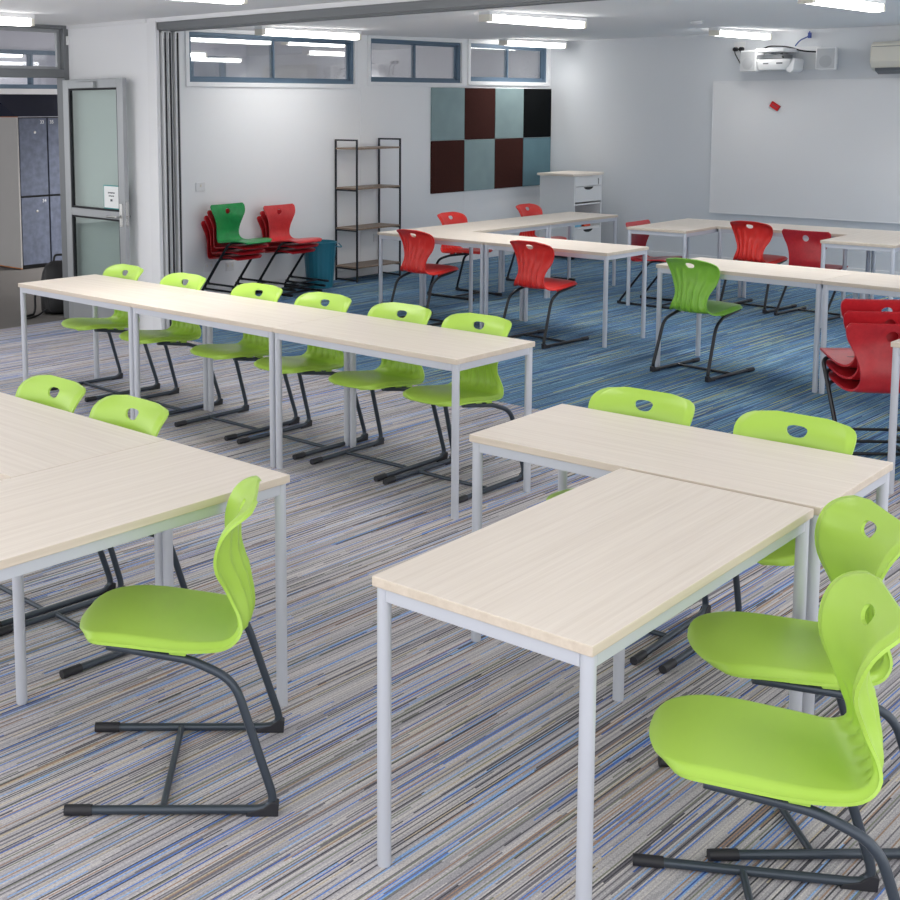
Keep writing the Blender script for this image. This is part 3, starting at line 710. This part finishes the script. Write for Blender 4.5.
# ------------------------------------------------------------------ black shelf unit
sh = thing('shelf_unit', 'black metal shelf unit with four brown boards against the left wall', 'shelf', (-9.335, 9.64, 0))
SD, SW, SH = .325, .69, 1.515; q = .0085
for y, nm in ((0, 'side_frame'), (SW, 'side_frame')):
    m = MB(); m.box(0, 2 * q, y - q, y + q, 0, SH); m.box(SD - 2 * q, SD, y - q, y + q, 0, SH); m.box(2 * q, SD - 2 * q, y - q, y + q, SH - 2 * q, SH); m.box(2 * q, SD - 2 * q, y - q, y + q, .01, .01 + 2 * q)
    for z in (.145, .555, .985): m.box(2 * q, SD - 2 * q, y - q, y + q, z - 2 * q, z)
    m.build(nm, M['black_metal'], sh, bevel=.0015)
for z in (.157, .567, .997, 1.42):
    m = MB(); m.box(.003, SD - .003, -.008, SW + .008, z - .012, z + .006); m.build('shelf_board', M['shelfwood'], sh, bevel=.0015)

# ------------------------------------------------------------------ teal bin
bn = thing('waste_bin', 'teal plastic waste bin between the red stack and the black shelf', 'bin', (-9.08, 9.14, 0))
pr = [(.125, .0), (.135, .004)]
for k in range(9): pr.append((.135 + .035 * k / 8, .004 + .45 * k / 8))
pr += [(.178, .455), (.180, .475), (.172, .478), (.166, .46), (.131, .012), (.0, .012)]
m = MB(); m.lathe(pr, seg=80, caps=False)
m.v = [(x * q_, y * q_, z) for (x, y, z) in m.v for q_ in [1 + (.016 * math.cos(20 * math.atan2(y, x)) if .004 < z < .45 else 0)]]
m.add([(.125 * math.cos(2 * PI * k / 80), .125 * math.sin(2 * PI * k / 80), 0) for k in range(80)], [tuple(range(79, -1, -1))]); m.build('tub', M['bin'], bn, smooth=True)
m = MB(); a = math.radians(25)
m.tube(fillet([(.17 * math.cos(a), .17 * math.sin(a) - .03, .46), (.21 * math.cos(a), .21 * math.sin(a) - .03, .43), (.21 * math.cos(a), .21 * math.sin(a) + .05, .42), (.17 * math.cos(a), .17 * math.sin(a) + .05, .46)], .02), .006, 8); m.build('handle', M['bin'], bn, smooth=True)

# ------------------------------------------------------------------ chequered felt tiles
P0, PY = 11.24, [11.24, 11.85, 12.45, 13.04, 13.645]
names = [['teal', 'brown', 'teal', 'black'], ['brown', 'teal', 'brown', 'deep']]
posn = ['first', 'second', 'third', 'last']
for r_ in range(2):
    for k in range(4):
        kind = names[r_][k]; z0, z1 = ((1.462, 2.075), (.847, 1.458))[r_]
        m = MB(); m.box(AW, AW + .024, PY[k] + .003, PY[k + 1] - .003, z0, z1)
        o = m.build('felt_tile', M[{'teal': 'teal_felt', 'brown': 'brown_felt', 'black': 'black_felt', 'deep': 'teal_felt_deep'}[kind]], bevel=.004)
        nm = {'teal': 'grey-teal', 'brown': 'dark brown', 'black': 'black', 'deep': 'deeper teal'}[kind]
        tag(o, '%s felt wall tile, %s from the left in the %s row' % (nm, posn[k], ('upper', 'lower')[r_]), 'wall tile', 'chequered felt wall tiles')

# ------------------------------------------------------------------ drawer cabinet
cb = thing('drawer_cabinet', 'white drawer cabinet with pale wooden top in the far corner', 'cabinet', (-8.40, 12.80, 0))
CD_, CW_, CH_ = .50, .60, 1.045
m = MB(); m.box(-CD_, 0, 0, .018, .10, CH_ - .03); m.box(-CD_, 0, CW_ - .018, CW_, .10, CH_ - .03); m.box(-CD_, -CD_ + .018, .018, CW_ - .018, .10, CH_ - .03)
m.box(-CD_, 0, .018, CW_ - .018, .10, .118); m.box(-CD_, -.01, .018, CW_ - .018, .37, .388); m.box(-CD_, -.01, .018, CW_ - .018, .66, .678); m.build('carcass', M['white_lam'], cb)
m = MB()
bow = [(-CD_ - .02, -.04), (-CD_ - .02, CW_ + .04), (.0, CW_ + .04), (.035, CW_ * .8), (.045, CW_ * .5), (.035, CW_ * .2), (.0, -.04)]
m.prism(bow, 2, CH_ - .03, CH_); m.build('top', M['tabletop'], cb, bevel=.004)
for (z0, z1, nm) in ((.89, 1.012, 'drawer'), (.70, .884, 'drawer'), (.125, .368, 'drawer')):
    m = MB(); m.box(-.018, .004, .02, CW_ - .02, z0, z1); dr = m.build(nm, M['white_lam'], cb, bevel=.003)
    if z0 < .85:
        m = MB(); n_ = 10
        m.prism([(CW_ / 2 - .10, z1 - .006)] + [(CW_ / 2 - .10 * math.cos(PI * k / n_), z1 - .006 - .035 * math.sin(PI * k / n_)) for k in range(1, n_)] + [(CW_ / 2 + .10, z1 - .006)], 0, .004, .006)
        m.build('pull_recess_shade', M['gasket'], dr)  # flat black plate on the drawer front, standing in for a shaded hollow
    else:
        m = MB(); m.lathe([(0, 0), (.012, 0), (.012, .006), (0, .006)], seg=12, caps=False); k = m.build('keyhole', M['chrome'], dr); k.rotation_euler = (0, PI / 2, 0); k.location = (.004, CW_ - .09, .965)
        m = MB(); m.box(.006, .010, CW_ - .096, CW_ - .084, .90, .96); m.build('key', M['alu_dark'], dr)
for x in (-.06, -CD_ + .06):
    for y in (.06, CW_ - .06):
        m = MB(); m.tube([(x, y - .012, .035), (x, y + .012, .035)], .035, 14); m.box(x - .02, x + .02, y - .018, y + .018, .06, .10); m.build('caster', M['gasket'], cb, smooth=True)
m = MB(); m.box(-8.78, -8.47, 12.87, 13.08, .389, .455); tag(m.build('storage_tray', M['ltblue'], bevel=.01), 'light blue tray in the open slot of the drawer cabinet', 'tray')
m = MB(); m.box(-8.74, -8.45, 13.10, 13.24, .389, .425); tag(m.build('book', M['orange'], bevel=.004), 'orange red book lying in the open slot of the drawer cabinet', 'book')

# ------------------------------------------------------------------ back wall: whiteboard, projector, speakers, air conditioner
wb = thing('whiteboard', 'large whiteboard on the grey back wall', 'whiteboard', (-7.085, BW - .0015, .600))
WL, WH = 3.0, 1.53
m = MB(); m.box(.008, WL - .008, -.016, 0, .008, WH - .008); m.build('writing_surface', M['board'], wb)
m = MB(); k = .012
m.box(0, WL, -.02, 0, 0, k); m.box(0, WL, -.02, 0, WH - k, WH); m.box(0, k, -.02, 0, k, WH - k); m.box(WL - k, WL, -.02, 0, k, WH - k); m.build('edge_trim', M['trim'], wb, bevel=.002)
er = thing('eraser', 'red felt eraser stuck askew on the whiteboard', 'eraser', (-6.32, BW - .016, 1.842))
er.rotation_euler = (0, math.radians(32), 0)
m = MB(); m.box(-.056, .056, -.03, -.010, -.033, .033); m.build('body', M['led_red'], er, bevel=.006)
m = MB(); m.box(-.054, .054, -.010, .0, -.031, .031); m.build('felt_pad', M['brown_felt'], er)
m = MB(); m.box(-.03, .03, -.0308, -.030, -.004, .004); m.build('brand_mark', M['ink'], er)

def speaker(a0, a1, z0, z1, rz, label):
    t = thing('wall_speaker', label, 'speaker', ((a0 + a1) / 2, BW, 0), 0, 'white wall speakers'); w_ = (a1 - a0) / 2
    cab = MB()
    c_, s_ = math.cos(rz), math.sin(rz)
    def pt(x, y, z): return (x * c_ - y * s_, -.15 + x * s_ + y * c_, z)
    poly = [(-w_ * .8, .09), (w_ * .8, .09), (w_, -.07), (w_ * .85, -.095), (-w_ * .85, -.095), (-w_, -.07)]
    n = len(poly); vs = [pt(x, y, z0) for x, y in poly] + [pt(x, y, z1) for x, y in poly]
    cab.add(vs, [tuple(range(n)), tuple(range(2 * n - 1, n - 1, -1))] + [(i, i + n, (i + 1) % n + n, (i + 1) % n) for i in range(n)])
    cab.build('cabinet', M['white_plastic'], t, bevel=.008)
    g = MB(); q = [(-w_ * .84, -.0955), (w_ * .84, -.0955), (w_ * .84, -.100), (-w_ * .84, -.100)]
    g.add([pt(x, y, z0 + .015) for x, y in q] + [pt(x, y, z1 - .015) for x, y in q], [(0, 1, 2, 3), (7, 6, 5, 4), (0, 4, 5, 1), (1, 5, 6, 2), (2, 6, 7, 3), (3, 7, 4, 0)])
    g.build('grille', M['grey_plastic'], t)
    cn = MB(); zc = z0 + (z1 - z0) * .38; seg = 24; R_ = w_ * .6
    cn.add([pt(R_ * math.cos(2 * PI * k / seg), -.101, zc + R_ * math.sin(2 * PI * k / seg)) for k in range(seg)] + [pt(R_ * .8 * math.cos(2 * PI * k / seg), -.103, zc + R_ * .8 * math.sin(2 * PI * k / seg)) for k in range(seg)],
           [(k, (k + 1) % seg, (k + 1) % seg + seg, k + seg) for k in range(seg)] + [tuple(range(seg, 2 * seg))])
    cn.build('cone_cover', M['cone'], t, smooth=True)
    br = MB(); br.box(-.02, .02, -.07, 0, (z0 + z1) / 2 - .03, (z0 + z1) / 2 + .03); br.box(-.04, .04, -.008, 0, (z0 + z1) / 2 - .06, (z0 + z1) / 2 + .06); br.build('bracket', M['white_plastic'], t, bevel=.003)
speaker(-6.655, -6.435, 2.225, 2.462, -.12, 'white speaker left of the projector above the whiteboard')
speaker(-5.805, -5.59, 2.225, 2.465, .20, 'white speaker right of the projector above the whiteboard')
pj = thing('projector', 'white wall-mounted projector between two speakers above the whiteboard', 'projector', (-6.23, BW, 0))
m = MB(); m.box(.12, .39, -.012, 0, 2.24, 2.49); m.build('wall_plate', M['white_plastic'], pj, bevel=.002)
m = MB(); m.box(-.16, .16, -.40, -.01, 2.428, 2.468); m.build('mounting_arm', M['white_plastic'], pj, bevel=.006)
m = MB(); m.box(-.20, .10, -.30, -.05, 2.36, 2.405); m.box(-.02, .08, -.24, -.12, 2.405, 2.43); m.build('mount_plate', M['alu'], pj, bevel=.004)
body = blob([(2.232, .13, .12, -.02, -.21), (2.24, .175, .135, -.005, -.21), (2.285, .20, .15, .005, -.21), (2.335, .20, .15, .005, -.21), (2.355, .18, .135, .005, -.21)], 'body', M['white_plastic'], pj, seg=40, p=6)
m = MB(); m.prism([(.15, 2.23), (.20, 2.20), (.24, 2.23), (.25, 2.34), (.23, 2.36), (.205, 2.30), (.175, 2.285)], 1, -.33, -.09); m.build('mirror_hood', M['white_plastic'], pj, bevel=.006)
m = MB(); m.box(-.09, -.03, -.3635, -.362, 2.300, 2.312); m.box(.06, .13, -.3635, -.362, 2.30, 2.316); m.build('front_marks', M['ink'], pj)
m = MB(); m.tube(fillet([(.02, -.10, 2.40), (.05, -.22, 2.395), (.08, -.26, 2.42), (.06, -.28, 2.40), (.11, -.30, 2.37)], .03), .008, 8); m.build('lead', M['cable'], pj, smooth=True)
m = MB(); m.tube(fillet([(-6.56, BW - .05, 2.42), (-6.46, BW - .10, 2.47), (-6.38, BW - .12, 2.505), (-6.16, BW - .12, 2.495), (-6.02, BW - .06, 2.44), (-5.76, BW - .03, 2.42)], .08), .009, 8)
tag(m.build('speaker_cable', M['cable'], smooth=True), 'black cable arching over the projector between the two speakers', 'cable')
m = MB(); m.tube(fillet([(-6.10, BW - .06, 2.50), (-6.06, BW - .04, 2.56), (-5.96, BW - .04, 2.60), (-5.95, BW - .04, 2.655)], .05), .007, 8); m.box(-5.965, -5.935, BW - .055, BW - .025, 2.58, 2.64)
tag(m.build('network_cable', M['blue_cable'], smooth=True), 'blue cable running from the projector up to the ceiling', 'cable')
def outlet(loc, along, w_, h_, label, plugs=0, kind='outlet'):
    t = thing('power_outlet' if kind == 'outlet' else 'light_switch', label, kind, loc)
    m = MB()
    if along == 'y': m.box(0, .010, -w_ / 2, w_ / 2, -h_ / 2, h_ / 2)
    else: m.box(-w_ / 2, w_ / 2, -.010, 0, -h_ / 2, h_ / 2)
    m.build('plate', M['white_plastic'], t, bevel=.003)
    for k in ((-1, 1) if kind == 'outlet' else (0,)):
        m = MB(); c0 = k * w_ * .26
        if along == 'y': m.box(.010, .014, c0 - .008, c0 + .008, -.012 + .01, .012 + .01)
        else: m.box(c0 - .008, c0 + .008, -.014, -.010, -.002, .022)
        m.build('rocker', M['ivory'], t, bevel=.001)
        if plugs:
            m = MB(); m.tube([(c0, -.010, -.01), (c0, -.06, -.012)], .024, 12); m.tube(fillet([(c0, -.055, -.012), (c0 + .01, -.07, -.06), (c0 + .05, -.05, -.14), (c0 + .07, -.03, -.19)], .04), .006, 8); m.build('plug', M['cable'], t, smooth=True)
outlet((-6.775, BW, 2.50), 'x', .135, .14, 'white outlet with two black plugs above the left speaker', plugs=1)
outlet((AW, 7.775, 1.097), 'y', .115, .085, 'white light switch on the left wall near the folding panels', kind='switch')
outlet((AW, 7.865, .31), 'y', .105, .10, 'white outlet low on the wall, left of two behind the chair stack')
outlet((AW, 8.137, .285), 'y', .105, .085, 'white outlet low on the wall, right of two behind the chair stack')
outlet((AW, 10.305, .41), 'y', .09, .09, 'white outlet low on the wall behind the black shelf')
ac = thing('air_conditioner', 'white split air conditioner high on the back wall at right', 'air conditioner', (-5.225, BW, 0))
m = MB(); m.prism([(0, 2.205), (0, 2.505), (-.16, 2.505), (-.205, 2.475), (-.215, 2.30), (-.19, 2.235), (-.12, 2.205)], 0, 0, 1.05); m.build('body', M['ivory'], ac, bevel=.012, seg=3)
m = MB(); m.prism([(-.06, 2.203), (-.10, 2.170), (-.19, 2.205), (-.203, 2.235), (-.12, 2.203)], 0, .05, 1.0); m.build('louvre', M['alu_dark'], ac, bevel=.003)
m = MB(); m.box(.02, 1.03, -.2175, -.204, 2.452, 2.457); m.build('panel_seam', M['alu_dark'], ac)

# ------------------------------------------------------------------ light and look
wd = bpy.data.worlds.new('daylight'); S.world = wd; wd.use_nodes = True
bg = wd.node_tree.nodes['Background']; bg.inputs['Color'].default_value = (0.985, 0.99, 1.0, 1); bg.inputs['Strength'].default_value = 1.5
S.view_settings.view_transform = 'Standard'; S.view_settings.look = 'None'; S.view_settings.gamma = 1.0; S.view_settings.use_curve_mapping = False
S.view_settings.exposure = 0.40
S.cycles.use_denoising = True
S.cycles.max_bounces = 8; S.cycles.diffuse_bounces = 5; S.cycles.transparent_max_bounces = 16
S.cycles.sample_clamp_indirect = 6.0
